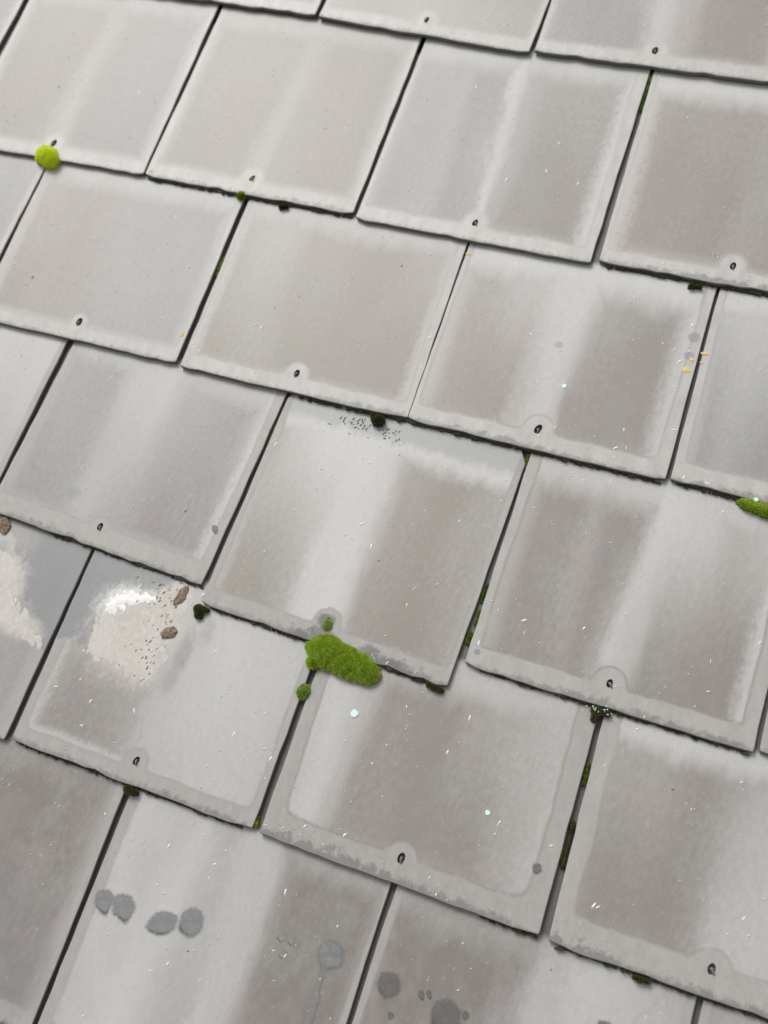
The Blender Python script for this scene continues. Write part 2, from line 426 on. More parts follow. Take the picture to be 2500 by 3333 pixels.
def slate_mesh(w, length, vt, r, fine):
    """slate with uneven edges, a worn arris, a rivet hole and a narrower covered head"""
    h = w / 2
    pts = []
    n = 22 if fine else 6
    j = 0.0010 if fine else 0.0003
    ph = r.uniform(0, 9)
    for a in range(n + 1):
        t = a / n
        y = j * (mnoise.noise((t * 6 + ph, 0, 0)) * 1.5 + r.uniform(-.6, .6))
        if fine and r.random() < .10: y += r.uniform(.0008, .0022)
        if a in (0, n): y = r.uniform(.0008, .0030)
        pts.append((-h + w * t + (0.0009 if a == 0 else -0.0009 if a == n else 0), y))
    m = 12 if fine else 3
    side = [(h - 0.0002 + j * r.uniform(-.5, .5), 0.004 + (vt + 0.012 - 0.004) * a / m) for a in range(m + 1)]
    pts += side
    hh = h - 0.014
    pts += [(hh, vt + 0.035), (hh, length), (-hh, length), (-hh, vt + 0.035)]
    pts += [(-h + 0.0002 - j * r.uniform(-.5, .5), y) for _, y in reversed(side)]
    hs, hk = r.uniform(.9, 1.25), r.uniform(0, .0014)
    hole = [(0.0034 * hs * math.cos(a) + hk * math.sin(a), 0.0255 + 0.0050 * hs * math.sin(a)) for a in [2 * math.pi * q / 10 for q in range(10)]]
    b = 0.0007
    bm = bmesh.new()
    def inset(ps, dd):
        out = []
        for q in range(len(ps)):
            p0, p1, p2 = Vector(ps[q - 1]), Vector(ps[q]), Vector(ps[(q + 1) % len(ps)])
            e = (p2 - p0).normalized()
            out.append((p1.x - e.y * dd, p1.y + e.x * dd))
        return out
    top = [bm.verts.new((px, py, 0)) for px, py in inset(pts, b)]
    mid = [bm.verts.new((px, py, -b * r.uniform(.7, 1.3))) for px, py in pts]
    bot = [bm.verts.new((px, py, -TH)) for px, py in pts]
    ht = [bm.verts.new((px, py, 0)) for px, py in hole]
    hb = [bm.verts.new((px, py, -TH)) for px, py in hole]
    ed = []
    for ring in (top, ht):
        for q in range(len(ring)): ed.append(bm.edges.new((ring[q], ring[(q + 1) % len(ring)])))
    res = bmesh.ops.triangle_fill(bm, use_beauty=True, edges=ed)
    for f in bm.faces:
        f.material_index = 0
        if f.normal.z < 0: f.normal_flip()
    def band(r0, r1, mi):
        for q in range(len(r0)):
            p = (q + 1) % len(r0)
            f = bm.faces.new((r0[q], r1[q], r1[p], r0[p])); f.material_index = mi
    band(top, mid, 0); band(mid, bot, 1); band(hb, ht, 1)
    f = bm.faces.new(list(reversed(bot))); f.material_index = 1
    bm.normal_update()
    me = bpy.data.meshes.new('slate')
    bm.to_mesh(me); bm.free()
    return me


# copper rivet tail, bent over in its hole
rivet_m = plain_material('rivet_metal', (0.09, 0.087, 0.082), (0.22, 0.215, 0.205), 700, 0.6, 0.4, 0.0002, 0.0)


def rivet_mesh():
    path = [((0, 0, -0.0047), .0021), ((0, 0, -0.0012), .0019), ((0.0002, -0.0004, 0.0006), .0016), ((0.0006, -0.0020, 0.0016), .0013), ((0.0009, -0.0042, 0.0014), .0009), ((0.0009, -0.0052, 0.0010), .0002)]
    v, f = [], []
    for a, ((px, py, pz), rr) in enumerate(path):
        bend = min(1.0, a / 4.0) * 1.2
        for q in range(7):
            t = 2 * math.pi * q / 7
            lx, ly = rr * math.cos(t), rr * math.sin(t)
            v.append((px + lx, py + ly * math.cos(bend), pz + ly * math.sin(bend)))
    for a in range(len(path) - 1):
        for q in range(7):
            p = (q + 1) % 7
            f.append((a * 7 + q, a * 7 + p, a * 7 + 7 + p, a * 7 + 7 + q))
    return mesh('rivet', v, f, smooth=True)


RIVET = rivet_mesh()
ALL = dict(PLACES)
for k in range(-2, 8):
    off = 0.5 if k % 2 else 0.0
    for i in range(-4, 7):
        xc = (i + off - 2 + .5) * 0.304
        if (k, i) in ALL or abs(xc - 0.0) > 1.25: continue
        ALL[(k, i)] = (xc + rng.uniform(-.001, .001), YK[k] + rng.uniform(-.003, .003), rng.uniform(-.3, .3), 0.2988)

generic = []
SLATE_FRAME = {}
for (k, i), (px, py, rot, w) in sorted(ALL.items()):
    vt = YK.get(k - 1, YK[k] + .25) - YK[k]
    seed = (k + 3) * 17 + (i + 5) * 3 + 1
    r = random.Random(seed)
    if (k, i) in LOOK:
        sp = dict(LOOK[(k, i)]); sp.update(w=w, vt=vt - (py - YK[k]), lip=(.8 if k <= 2 else .5) * sp['bord'], dim=.13 if k <= 2 else .06,
                                            bcol=(0.57, 0.56, 0.53) if k <= 1 else (0.53, 0.52, 0.49) if k == 2 else BORDER, soft={0: 3.2, 1: 2.8, 2: 1.9}.get(k, 1.15))
        if k == 5:
            sp['a'], sp['b'] = [tuple(q * .84 for q in c) if c is not PALE else (0.34, 0.332, 0.32) for c in (sp['a'], sp['b'])]
        m_ = slate_material('weathered_slate', sp, seed)
        fine = True
    else:
        fine = False
        if len(generic) < 6:
            s0 = r.uniform(-40, 30)
            sp = S(r.choice((GREY, BROWN, OLIVE)), r.choice((GREY, BLUE, BROWN)), ((-150, .1), (s0 - 30, .2), (s0, .8), (s0 + 30, .1), (150, .2)),
                   ((-150, .3), (s0 - 30, .3), (s0, .8), (s0 + 40, .3), (150, .4)), tail=((-150, .3), (150, .4)))
            sp.update(w=w, vt=vt, lip=.5, bcol=BORDER, soft=1.0, dim=.05)
            generic.append(slate_material('weathered_slate', sp, seed))
        m_ = generic[(k * 5 + i * 3) % len(generic)]
    me = slate_mesh(w, 0.515, vt, r, fine)
    z = plane_z(k, py) + r.uniform(-.00025, .00025)
    lm = Matrix.Translation((px, py, z)) @ Matrix.Rotation(R(rot), 4, 'Z') @ Matrix.Rotation(-math.atan(ALPHA), 4, 'X')
    o = link('slate', me, [m_, EDGE], roof, lm)
    SLATE_FRAME[(k, i)] = lm
    if (k, i) != (3, 1):
        rv = link('rivet', RIVET, [rivet_m], o, Matrix.Translation((0, 0.0255, 0)) @ Matrix.Rotation(r.uniform(-.5, .5), 4, 'Z'))


def on(k, i, u, v, lift=0.0):
    """point on a slate's face, u and v in mm from the middle of its tail"""
    return SLATE_FRAME[(k, i)] @ Vector((u / 1000, v / 1000, lift))


def frame(k, i, u, v, lift=0.0):
    return SLATE_FRAME[(k, i)] @ Matrix.Translation((u / 1000, v / 1000, lift))


# ------------------------------------------------------------------ moss
def moss_material(name, dark, mid, tip):
    g = G(name)
    t = g.attr('tone')
    c = g.mix(g.step(0.0, 0.5, t), dark, mid)
    c = g.mix(g.step(0.5, 1.0, t), c, tip)
    g.out(c, 0.7, 0.12)
    tr = g.t.nodes.new('ShaderNodeBsdfTranslucent'); g.put(tr.inputs['Color'], c)
    ms = g.t.nodes.new('ShaderNodeMixShader'); ms.inputs[0].default_value = 0.42
    g.t.links.new(g.bsdf.outputs[0], ms.inputs[1]); g.t.links.new(tr.outputs[0], ms.inputs[2])
    g.t.links.new(ms.outputs[0], g.t.nodes['Material Output'].inputs['Surface'])
    return g.mat


MOSS = moss_material('moss_green', (0.14, 0.195, 0.016), (0.45, 0.60, 0.058), (0.70, 0.84, 0.17))
MOSS_Y = moss_material('moss_yellow_green', (0.50, 0.64, 0.02), (0.86, 0.98, 0.06), (0.95, 1.0, 0.2))
MOSS_L = moss_material('moss_light_green', (0.10, 0.17, 0.02), (0.32, 0.48, 0.07), (0.72, 0.85, 0.36))
MOSS_F = moss_material('moss_grey_fringe', (0.06, 0.06, 0.044), (0.15, 0.15, 0.105), (0.30, 0.30, 0.21))
MOSS_D = moss_material('moss_dark_olive', (0.04, 0.041, 0.018), (0.115, 0.12, 0.04), (0.26, 0.27, 0.11))


def moss(name, lobes, n, blade, mat, seed, tone=(0.1, 1.0), step=0.0016, lean=(0, 0), bumpy=.12, ragged=.35):
    """cushion: lobes (x, y, rx, ry, height, turn) in metres make a height field covered with small leaf blades"""
    r = random.Random(seed)
    def hgt(x, y):
        best = -1.0
        for (cx, cy, rx, ry, hh, a) in lobes:
            c, s = math.cos(a), math.sin(a)
            dx, dy = x - cx, y - cy
            p = ((c * dx + s * dy) / rx) ** 2 + ((-s * dx + c * dy) / ry) ** 2
            p *= 1 + ragged * mnoise.noise((x * 90 + seed, y * 90, 1.3)) + ragged * .7 * mnoise.noise((x * 260, y * 260 + seed, 4.3))
            if p < 1:
                q = hh * math.sqrt(1 - p) * (1 + bumpy * mnoise.noise((x * 230, y * 230, seed)))
                best = max(best, q)
        return best
    x0 = min(l[0] - max(l[2], l[3]) * 1.2 for l in lobes); x1 = max(l[0] + max(l[2], l[3]) * 1.2 for l in lobes)
    y0 = min(l[1] - max(l[2], l[3]) * 1.2 for l in lobes); y1 = max(l[1] + max(l[2], l[3]) * 1.2 for l in lobes)
    V, F, T = [], [], []
    nx, ny = int((x1 - x0) / step) + 2, int((y1 - y0) / step) + 2
    idx = {}
    H = {}
    for a in range(nx):
        for b in range(ny): H[a, b] = hgt(x0 + a * step, y0 + b * step)
    for a in range(nx - 1):
        for b in range(ny - 1):
            c4 = [(a, b), (a + 1, b), (a + 1, b + 1), (a, b + 1)]
            if max(H[q] for q in c4) <= 0: continue
            ff = []
            for q in c4:
                if q not in idx:
                    idx[q] = len(V)
                    V.append((x0 + q[0] * step, y0 + q[1] * step, max(-.003, H[q] - .0006 if H[q] > 0 else -.003)))
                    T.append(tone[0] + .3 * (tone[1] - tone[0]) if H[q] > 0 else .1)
                ff.append(idx[q])
            F.append(tuple(ff))
    made, tries = 0, 0
    while made < n and tries < n * 12:
        tries += 1
        x, y = r.uniform(x0, x1), r.uniform(y0, y1)
        h = hgt(x, y)
        if h <= 0: continue
        e = .0008
        hx, hy = hgt(x + e, y), hgt(x, y + e)
        nv = Vector((-(max(hx, -.002) - h) / e, -(max(hy, -.002) - h) / e, 1.0))
        nv.normalize()
        # more blades on steep flanks
        d = (nv + Vector((r.gauss(0, .42) + lean[0], r.gauss(0, .42) + lean[1], r.gauss(0, .42)))).normalized()
        L = blade * r.uniform(.5, 1.15)
        s = d.cross(Vector((r.gauss(0, 1), r.gauss(0, 1), r.gauss(0, 1))))
        if s.length < 1e-4: continue
        s = s.normalized() * blade * .16
        p = Vector((x, y, h - .0005))
        b0 = len(V)
        mid = p + d * L * .55
        V += [tuple(p - s * .7), tuple(p + s * .7), tuple(mid + s), tuple(p + d * L), tuple(mid - s)]
        F.append((b0, b0 + 1, b0 + 2, b0 + 3, b0 + 4))
        tt = tone[0] + (tone[1] - tone[0]) * min(1, max(0, r.betavariate(2.2, 2.2) + .3 * mnoise.noise((x * 160, y * 160, 2 + seed))))
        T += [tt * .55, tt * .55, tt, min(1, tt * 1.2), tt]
        made += 1
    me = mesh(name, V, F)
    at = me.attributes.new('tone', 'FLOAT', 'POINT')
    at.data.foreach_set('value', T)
    return me


def add_moss(name, at, lobes, n, blade, mat, seed, label, group=None, **kw):
    lobes = [(a / 1000, b / 1000, c / 1000, d / 1000, e / 1000, f) for a, b, c, d, e, f in lobes]
    me = moss(name, lobes, n, blade / 1000, mat, seed, **kw)
    o = link(name, me, [mat], None, at)
    return tag(o, label, 'moss', group)


# round bright cushion on the joint, upper left
add_moss('moss_cushion', frame(1, -1, 1, 3, -.002), [(0, 0, 16.5, 15.0, 15, 0), (5, -4, 13, 12, 13, 0)], 8000, 1.3, MOSS_Y, 3,
         'round bright yellow-green moss ball on the joint below a rivet', tone=(.4, 1.0), bumpy=.09, ragged=.4)
# the large two-lobed cushion
add_moss('moss_cushion', frame(3, 1, 0, 0, -.003), [(13, -5, 26, 19, 7.5, -.15), (33, -7, 30, 17.5, 7.5, -.2), (53, -9, 23, 14.5, 7, -.25), (1, -19, 8, 8, 5, .6)], 30000, 2.3, MOSS, 5,
         'largest deep green moss cushion, bean shaped, growing over a slate tail', tone=(.25, 1.0), bumpy=.10, ragged=.20)
add_moss('moss_cushion', frame(3, 1, 1, 23, -.001), [(0, 0, 6.2, 6.4, 4.0, 0)], 1700, 1.7, MOSS_L, 8,
         'small pale green moss dome filling the rivet hole above the large cushion', tone=(.45, 1.0))
add_moss('moss_cushion', frame(4, 1, 151, 152, -.001), [(0, 0, 7.6, 8.2, 5, 0)], 2200, 1.8, MOSS_L, 9,
         'small round green moss dome in the joint just below the large cushion', tone=(.3, 1.0))
add_moss('moss_cushion', frame(2, 3, -52, -6, -.003), [(-10, 0, 13, 5.5, 5, -.1), (8, -2, 18, 6.5, 6, -.05), (30, 0, 18, 6, 6, 0), (52, 2, 16, 5, 5, 0)], 6000, 2.4, MOSS, 12,
         'flat green moss clump under a slate tail at the right edge of the photo', tone=(.2, 1.0), lean=(.25, .5))
TUFTS = [
    ((1, 0, -6, -1), [(0, 0, 8, 6, 6, .2), (-5, -1, 5, 4, 4, 0)], 1400, MOSS, 'olive moss tuft at the joint top under an upper-left slate tail', (.0, .65)),
    ((3, 1, -147, -7), [(0, 1, 9, 7, 5, .3), (2, -6, 6, 7, 4.5, 0), (7, 3, 7, 4, 4, 0)], 1700, MOSS_D, 'dark olive moss tuft at the slipped slate\'s lower-left corner', (.3, 1.0)),
    ((2, 1, 114, -8), [(0, 0, 10, 9, 7, .2), (-5, 5, 8, 5, 5, 0)], 1700, MOSS_D, 'dark moss tuft with black flecks under a slate tail in mid roof', (.1, .85)),
    ((4, 1, 4, -5), [(0, 0, 8, 7, 6, 0), (7, -1, 7, 5, 4, 0)], 1400, MOSS_D, 'brown-green moss tuft at the joint below the lower-left rivet', (.3, 1.0)),
    ((3, 1, 137, -3), [(0, 0, 12, 4.5, 4, -.1), (-10, 1, 5, 4, 4, 0)], 1300, MOSS_D, 'dark moss scrap under the slipped slate\'s lower-right corner', (.3, .95)),
    ((3, 2, -5, -5), [(0, 0, 9, 6, 5, 0), (-1, -8, 4, 8, 4, 0), (12, 1, 8, 4, 4, 0)], 1700, MOSS_D, 'grey-green moss at the joint top below a rivet, right of centre', (.4, 1.0)),
    ((4, 3, -60, -4), [(0, 0, 8, 3, 3, 0), (8, 0, 6, 2.5, 2.5, 0)], 700, MOSS_D, 'small olive moss tuft under the lower-right slate tail', (.3, .9)),
    ((1, 2, -39, -10), [(0, 3, 5, 3.5, 3, 0), (10, 4, 6, 2, 2.5, 0)], 600, MOSS_D, 'tiny dark moss blob under the upper-right slate tail', (.2, .8)),
    ((1, 0, 53, -7), [(0, 1, 4.5, 3, 3, 0), (7, 3, 5, 2, 2.5, 0)], 500, MOSS_D, 'tiny dark moss blob under an upper slate tail near two pale streaks', (.0, .5)),
]
for q, ((k, i, u, v), lob, n, mt, lab, tn) in enumerate(TUFTS):
    lob = [(a * .72, b * .72, c * .72, d * .72, e * .75, f) for a, b, c, d, e, f in lob]
    add_moss('moss_tuft', frame(k, i, u, v, -.003), lob, n, 2.0, mt, 30 + q, lab, 'dark moss tufts along the slate tails', tone=tn)

# moss growing inside the open joints: (slate to the right or left, u, v0, v1, half width, n, material)
JOINTS = [
    ((1, 1, 152, 228, 286), 2.2, 900, MOSS_L, 'green and pale moss filling a joint top near the upper right', (.0, .8)),
    ((2, 1, -152, 132, 162), 2.2, 700, MOSS, 'green moss wedge in the joint left of centre, upper half', (.1, .8)),
    ((2, 0, -151, 146, 160), 2.2, 350, MOSS_L, 'pale green moss bit in the joint at the upper left edge', (.1, .8)),
    ((3, 2, -152, 70, 92), 2.4, 500, MOSS_L, 'topmost green moss bit in the widening joint beside the slipped slate', (.0, .45)),
    ((3, 2, -151, 44, 62), 2.4, 450, MOSS, 'middle green moss bit in the widening joint beside the slipped slate', (.0, .5)),
    ((3, 2, -153, 22, 36), 4.0, 700, MOSS_L, 'lowest, widest green moss bit in the joint beside the slipped slate', (.0, .65)),
    ((3, 2, -151, 232, 249), 2.4, 400, MOSS, 'green moss plug at the joint top right of the centre slate', (.1, .8)),
    ((4, 3, -153, 152, 176), 2.4, 450, MOSS, 'upper green moss bit in the wide lower-right joint', (.0, .35)),
    ((4, 3, -153, 70, 116), 2.4, 800, MOSS_D, 'dark green moss run low in the wide lower-right joint', (.2, 1.0)),
    ((4, 1, 151, 4, 16), 2.0, 250, MOSS, 'yellow-green moss speck at the foot of a lower-left joint', (.2, 1.0)),
    ((3, 1, -148, 205, 236), 1.8, 350, MOSS, 'thin green moss line at the joint top left of the centre slate', (.1, .7)),
    ((3, 1, -149, 150, 175), 1.8, 300, MOSS_D, 'thin dark moss line midway down the joint left of the centre slate', (.2, .9)),
]
for q, ((k, i, u, v0, v1), hw, n, mt, lab, tn) in enumerate(JOINTS):
    L = v1 - v0
    lob = [(rng.uniform(-.6, .6), L * (t + .5) / 4 - L / 2, hw * rng.uniform(.4, 1.0), L / 7, rng.uniform(1.2, 3.6), 0) for t in range(4)]
    add_moss('joint_moss', frame(k, i, u, (v0 + v1) / 2, -.0042), lob, int(n * .7), 1.6, mt, 60 + q, lab, 'moss growing in the joints', tone=(tn[0], tn[1] * .75), step=.0012)

# ragged dark moss and dirt hanging along tail edges
FRINGES = [
    ((1, 0), -145, 150, 1100, 'dark mossy fringe along the tail of a slate at the upper left'),
    ((1, 2), -140, 60, 800, 'dark mossy fringe along the upper-right slate tail'),
    ((2, 1), 10, 148, 700, 'dark mossy fringe along the tail above the black-flecked slate'),
    ((2, 2), -148, 148, 1100, 'green-tinged fringe along the tail right of the photo centre'),
    ((2, 3), -140, -66, 500, 'dark fringe under a slate tail leading to the right edge clump'),
    ((3, 0), -60, 148, 500, 'dark fringe along the tail above the cream splash'),
    ((3, 1), -135, -14, 800, 'dark fringe along the slipped slate\'s tail, left of the large moss cushion'),
    ((3, 1), 74, 126, 400, 'dark fringe along the slipped slate\'s tail, beyond the large moss cushion'),
    ((3, 2), -130, 146, 1700, 'long dark green mossy fringe under the right-hand slate with a clear arch line'),
    ((4, 1), -140, 140, 700, 'dark dirt fringe along the tail below the cream splash'),
    ((4, 2), 90, 148, 500, 'olive fringe along the right end of the lower centre slate tail'),
    ((4, 3), -140, 120, 1100, 'dark mossy fringe along the lower-right slate tail'),
]
for q, ((k, i), u0, u1, n, lab) in enumerate(FRINGES):
    r = random.Random(200 + q)
    cnt = int((u1 - u0) / 4.5)
    lob = []
    for a in range(cnt):
        if mnoise.noise((a * .21, q * 3.7, 0)) + r.uniform(-.3, .3) < -.12:
            lob.append((u0 - (u0 + u1) / 2 + (a + .5) * 4.5, .5, 4.6, .9, .9, 0)); continue
        lob.append((u0 - (u0 + u1) / 2 + (a + .5) * 4.5 + r.uniform(-2, 2), r.uniform(-.9, .6), r.uniform(1.5, 5), r.uniform(.7, 1.7), r.uniform(1.0, 3.6), r.uniform(-.3, .3)))
    add_moss('moss_fringe', frame(k, i, (u0 + u1) / 2, -1.2, -.0052), lob, int(n * 1.3), 1.9, MOSS_F, 200 + q, lab, 'mossy fringes along the slate tails', tone=(.15, 1.0), step=.0009, lean=(0, -.2))

# ------------------------------------------------------------------ lichen, splashes, flakes
lichen_m = plain_material('orange_lichen', (0.58, 0.42, 0.15), (0.76, 0.62, 0.32), 700, 0.85, 0.2)


def dome(name, rx, ry, h, seed, n=22, rings=4, wob=.16, turn=0.0, tail=0.0, flat=1.0, rim=False):
    """low, irregular dome lying on a surface; tail stretches one end down the slope"""
    V, F, RIM, TOE = [], [], [], []
    for a in range(n):
        t = 2 * math.pi * a / n
        q = 1 + wob * mnoise.noise((math.cos(t) * 1.4 + seed, math.sin(t) * 1.4, seed * .7)) * 1.6 + wob * .35 * mnoise.noise((math.cos(t) * 4 + seed, math.sin(t) * 4, 3))
        ex, ey = rx * math.cos(t) * q, ry * math.sin(t) * q
        if ey < 0: ey *= 1 + tail * max(0, math.cos((t - 1.5 * math.pi))) ** 6
        c, s = math.cos(turn), math.sin(turn)
        ex, ey = c * ex - s * ey, s * ex + c * ey
        for b in range(rings):
            p = 1 - b / rings
            V.append((ex * p, ey * p, h * (1 - p ** (2.6 * flat)) - (.0002 if b == 0 and not rim else 0)))
            RIM.append(1 - p)
            TOE.append(max(0.0, math.cos(t - 4.25)) ** 3 * (1.0 if b / rings in (.1, .2) else .9 if .2 < b / rings < .35 else .3 if b / rings < .45 and b else 0.0))
    V.append((0, 0, h)); RIM.append(1.0); TOE.append(0.0)
    top = len(V) - 1
    for a in range(n):
        p = (a + 1) % n
        for b in range(rings - 1): F.append((a * rings + b, p * rings + b, p * rings + b + 1, a * rings + b + 1))
        F.append((a * rings + rings - 1, p * rings + rings - 1, top))
    me = mesh(name, V, F, smooth=True)
    for nm, q in (('rim', RIM), ('toe', TOE)):
        me.attributes.new(nm, 'FLOAT', 'POINT').data.foreach_set('value', q)
    return me


LICHEN = [
    ((2, 2, 140, 136), 4.4, 4.6, 'largest orange lichen spot beside the right-hand joint'),
    ((2, 2, 142, 150), 2.8, 3.2, 'orange lichen spot just above the largest one by the right-hand joint'),
    ((2, 3, -147, 158), 2.8, 3.8, 'uppermost orange lichen spot, right side of the right-hand joint'),
    ((2, 3, -148, 146), 2.2, 2.0, 'tiny orange lichen dot on the right side of the right-hand joint'),
    ((2, 0, 142, 40), 3.2, 4.0, 'pale orange lichen dot near a slate corner, left of centre'),
    ((1, 0, -143, 8), 2.8, 2.2, 'pale orange lichen dot at a slate corner, upper left'),
    ((2, 2, -145, 228), 2.0, 3.6, 'orange lichen dot at the top of a joint in the upper middle'),
]
for q, ((k, i, u, v), rx, ry, lab) in enumerate(LICHEN):
    o = link('lichen', dome('lichen', rx / 1000, ry / 1000, .0007, 11 + q * 3, 14, 3, .4, q * .8), [lichen_m], None, frame(k, i, u, v, .0001))
    tag(o, lab, 'lichen', 'orange lichen spots')


def splash_material(name, c0, c1, rough, film=.5):
    g = G(name)
    x, y, z = g.coords()
    n = g.noise(g.vec(x, y, z), 260, 4.0, 0.6)
    n2 = g.noise(g.vec(x, y, z), 90, 3.0, 0.6)
    g.bump(n, 0.0005, 0.5)
    dk = g.step(0.15, 0.6, g.attr('toe') * (0.2 + n * 1.4))
    g.out(g.mix(dk * 0.8, g.mix(n, c0, c1), (0.085, 0.083, 0.078)), rough, 0.6)
    tr = g.t.nodes.new('ShaderNodeBsdfTransparent')
    ms = g.t.nodes.new('ShaderNodeMixShader'); g.put(ms.inputs[0], g.step(0.25, 0.7, n2, film, min(1.0, film + .35)) * g.step(0.05, 0.42, g.attr('rim') + (n - 0.5) * 0.34 + (n2 - 0.5) * 0.25))
    g.t.links.new(tr.outputs[0], ms.inputs[1]); g.t.links.new(g.bsdf.outputs[0], ms.inputs[2])
    g.t.links.new(ms.outputs[0], g.t.nodes['Material Output'].inputs['Surface'])
    return g.mat


grey_splash = splash_material('dried_grey_splash', (0.215, 0.218, 0.22), (0.27, 0.272, 0.274), 0.26, .62)
brown_splash = splash_material('damp_brown_splash', (0.135, 0.125, 0.118), (0.19, 0.178, 0.168), 0.3)
clear_drop = splash_material('pale_bubble', (0.30, 0.285, 0.268), (0.40, 0.385, 0.37), 0.2, .35)
SPLASH = [
    ((5, 1, -133, 145), 10, 8.5, .9, .8, grey_splash, 'leftmost grey splash of four in a row on the pale slate'),
    ((5, 1, -110, 146), 11.5, 11, 1.0, .35, grey_splash, 'round grey splash, second of four in a row on the pale slate'),
    ((5, 1, -64, 146), 15.5, 9.0, 1.0, .31, grey_splash, 'wide grey splash, third of four in a row on the pale slate'),
    ((5, 1, -34, 157), 12.0, 11.5, 1.0, .25, grey_splash, 'round grey splash, last of four in a row on the pale slate'),
    ((5, 2, -127, 171), 10.5, 10, 1.0, .2, brown_splash, 'dark splash beside the joint at the bottom of the photo'),
    ((5, 2, -94, 174), 2.8, 3.2, .6, .5, brown_splash, 'first of a pair of tiny dark drops near the bottom'),
    ((5, 2, -87, 177), 2.6, 3.0, .6, .5, brown_splash, 'second of a pair of tiny dark drops near the bottom'),
    ((5, 2, -66, 164), 13.5, 12.5, 1.0, .2, brown_splash, 'largest dark brown-grey splash at the bottom edge'),
    ((5, 2, -48, 172), 3.2, 3.2, .6, .3, brown_splash, 'tiny dark drop beside the largest brown-grey splash'),
    ((5, 2, -116, 146), 3.0, 2.6, .6, .3, brown_splash, 'tiny dark drop at the bottom edge below the joint splash'),
    ((5, 2, 79, 206), 9.0, 7.5, .8, .2, brown_splash, 'dark splash cut off by the bottom edge, on the right'),
    ((5, 1, 61, 177), 4.6, 4.6, 1.2, .1, clear_drop, 'uppermost of three pale blisters beside the dripping splash'),
    ((5, 1, 72, 177), 3.8, 4.2, 1.2, .1, clear_drop, 'pale blister nearest the dripping grey splash'),
    ((5, 1, 68, 162), 4.2, 4.2, 1.2, .1, clear_drop, 'lowest of three pale blisters beside the dripping splash'),
    ((4, 2, 131, 60), 4.4, 4.4, 1.6, .1, brown_splash, 'single round blister near the corner of the lower centre slate'),
    ((3, 0, 136, 68), 3.4, 4.6, .8, .4, brown_splash, 'dark speck by the joint on the slate above the cream splash'),
]
for q, ((k, i, u, v), rx, ry, h, tl, mt, lab) in enumerate(SPLASH):
    o = link('splash_mark', dome('splash_mark', rx * 1.38 / 1000, ry * 1.38 / 1000, h * .22 / 1000, 5 + q * 2.3, 56, 10, .10, .6 if tl > .3 else 0, tl, 1.0, True), [mt], None, frame(k, i, u, v, .0003))
    tag(o, lab, 'splash mark', 'dried splashes on the slates')

# dripping splash: round head and a long run down the slate, one mesh
hv = dome('tmp', .0175, .0160, .00025, 41.0, 40, 8, .09, rim=True)
V = [tuple(q.co) for q in hv.vertices]; F = [tuple(p.vertices) for p in hv.polygons]
RM = [q.value for q in hv.attributes['rim'].data]
bpy.data.meshes.remove(hv)
run = [(-1, -9, 7), (-2.4, -15, 4.4), (-1.6, -20, 3.4), (-.2, -26, 3.0), (-1.4, -33, 4.2), (.6, -41, 3.6), (-.2, -49, 5.2), (1.8, -57, 4.4), (.2, -66, 5.6), (1.4, -80, 4.6), (1, -96, 3.6), (.6, -112, 2.6)]
b0 = len(V)
for (cx, cy, hw) in run:
    for t, zz in ((-1, 0.0), (-.6, .0001), (0, .0002), (.6, .0001), (1, 0.0)):
        V.append(((cx + hw * t + rng.uniform(-.7, .7)) / 1000, cy / 1000, zz))
for a in range(len(run) - 1):
    for t in range(4): F.append((b0 + a * 5 + t, b0 + a * 5 + 5 + t, b0 + a * 5 + 6 + t, b0 + a * 5 + 1 + t))
dm = mesh('splash_mark', V, F, smooth=True)
dm.attributes.new('rim', 'FLOAT', 'POINT').data.foreach_set('value', RM + [q for _ in run for q in (0.0, .3, 1.0, .3, 0.0)])
tag(link('splash_mark', dm, [grey_splash], None, frame(5, 1, 114, 177, .0003)), 'round grey splash with a long drip running down the slate', 'splash mark', 'dried splashes on the slates')


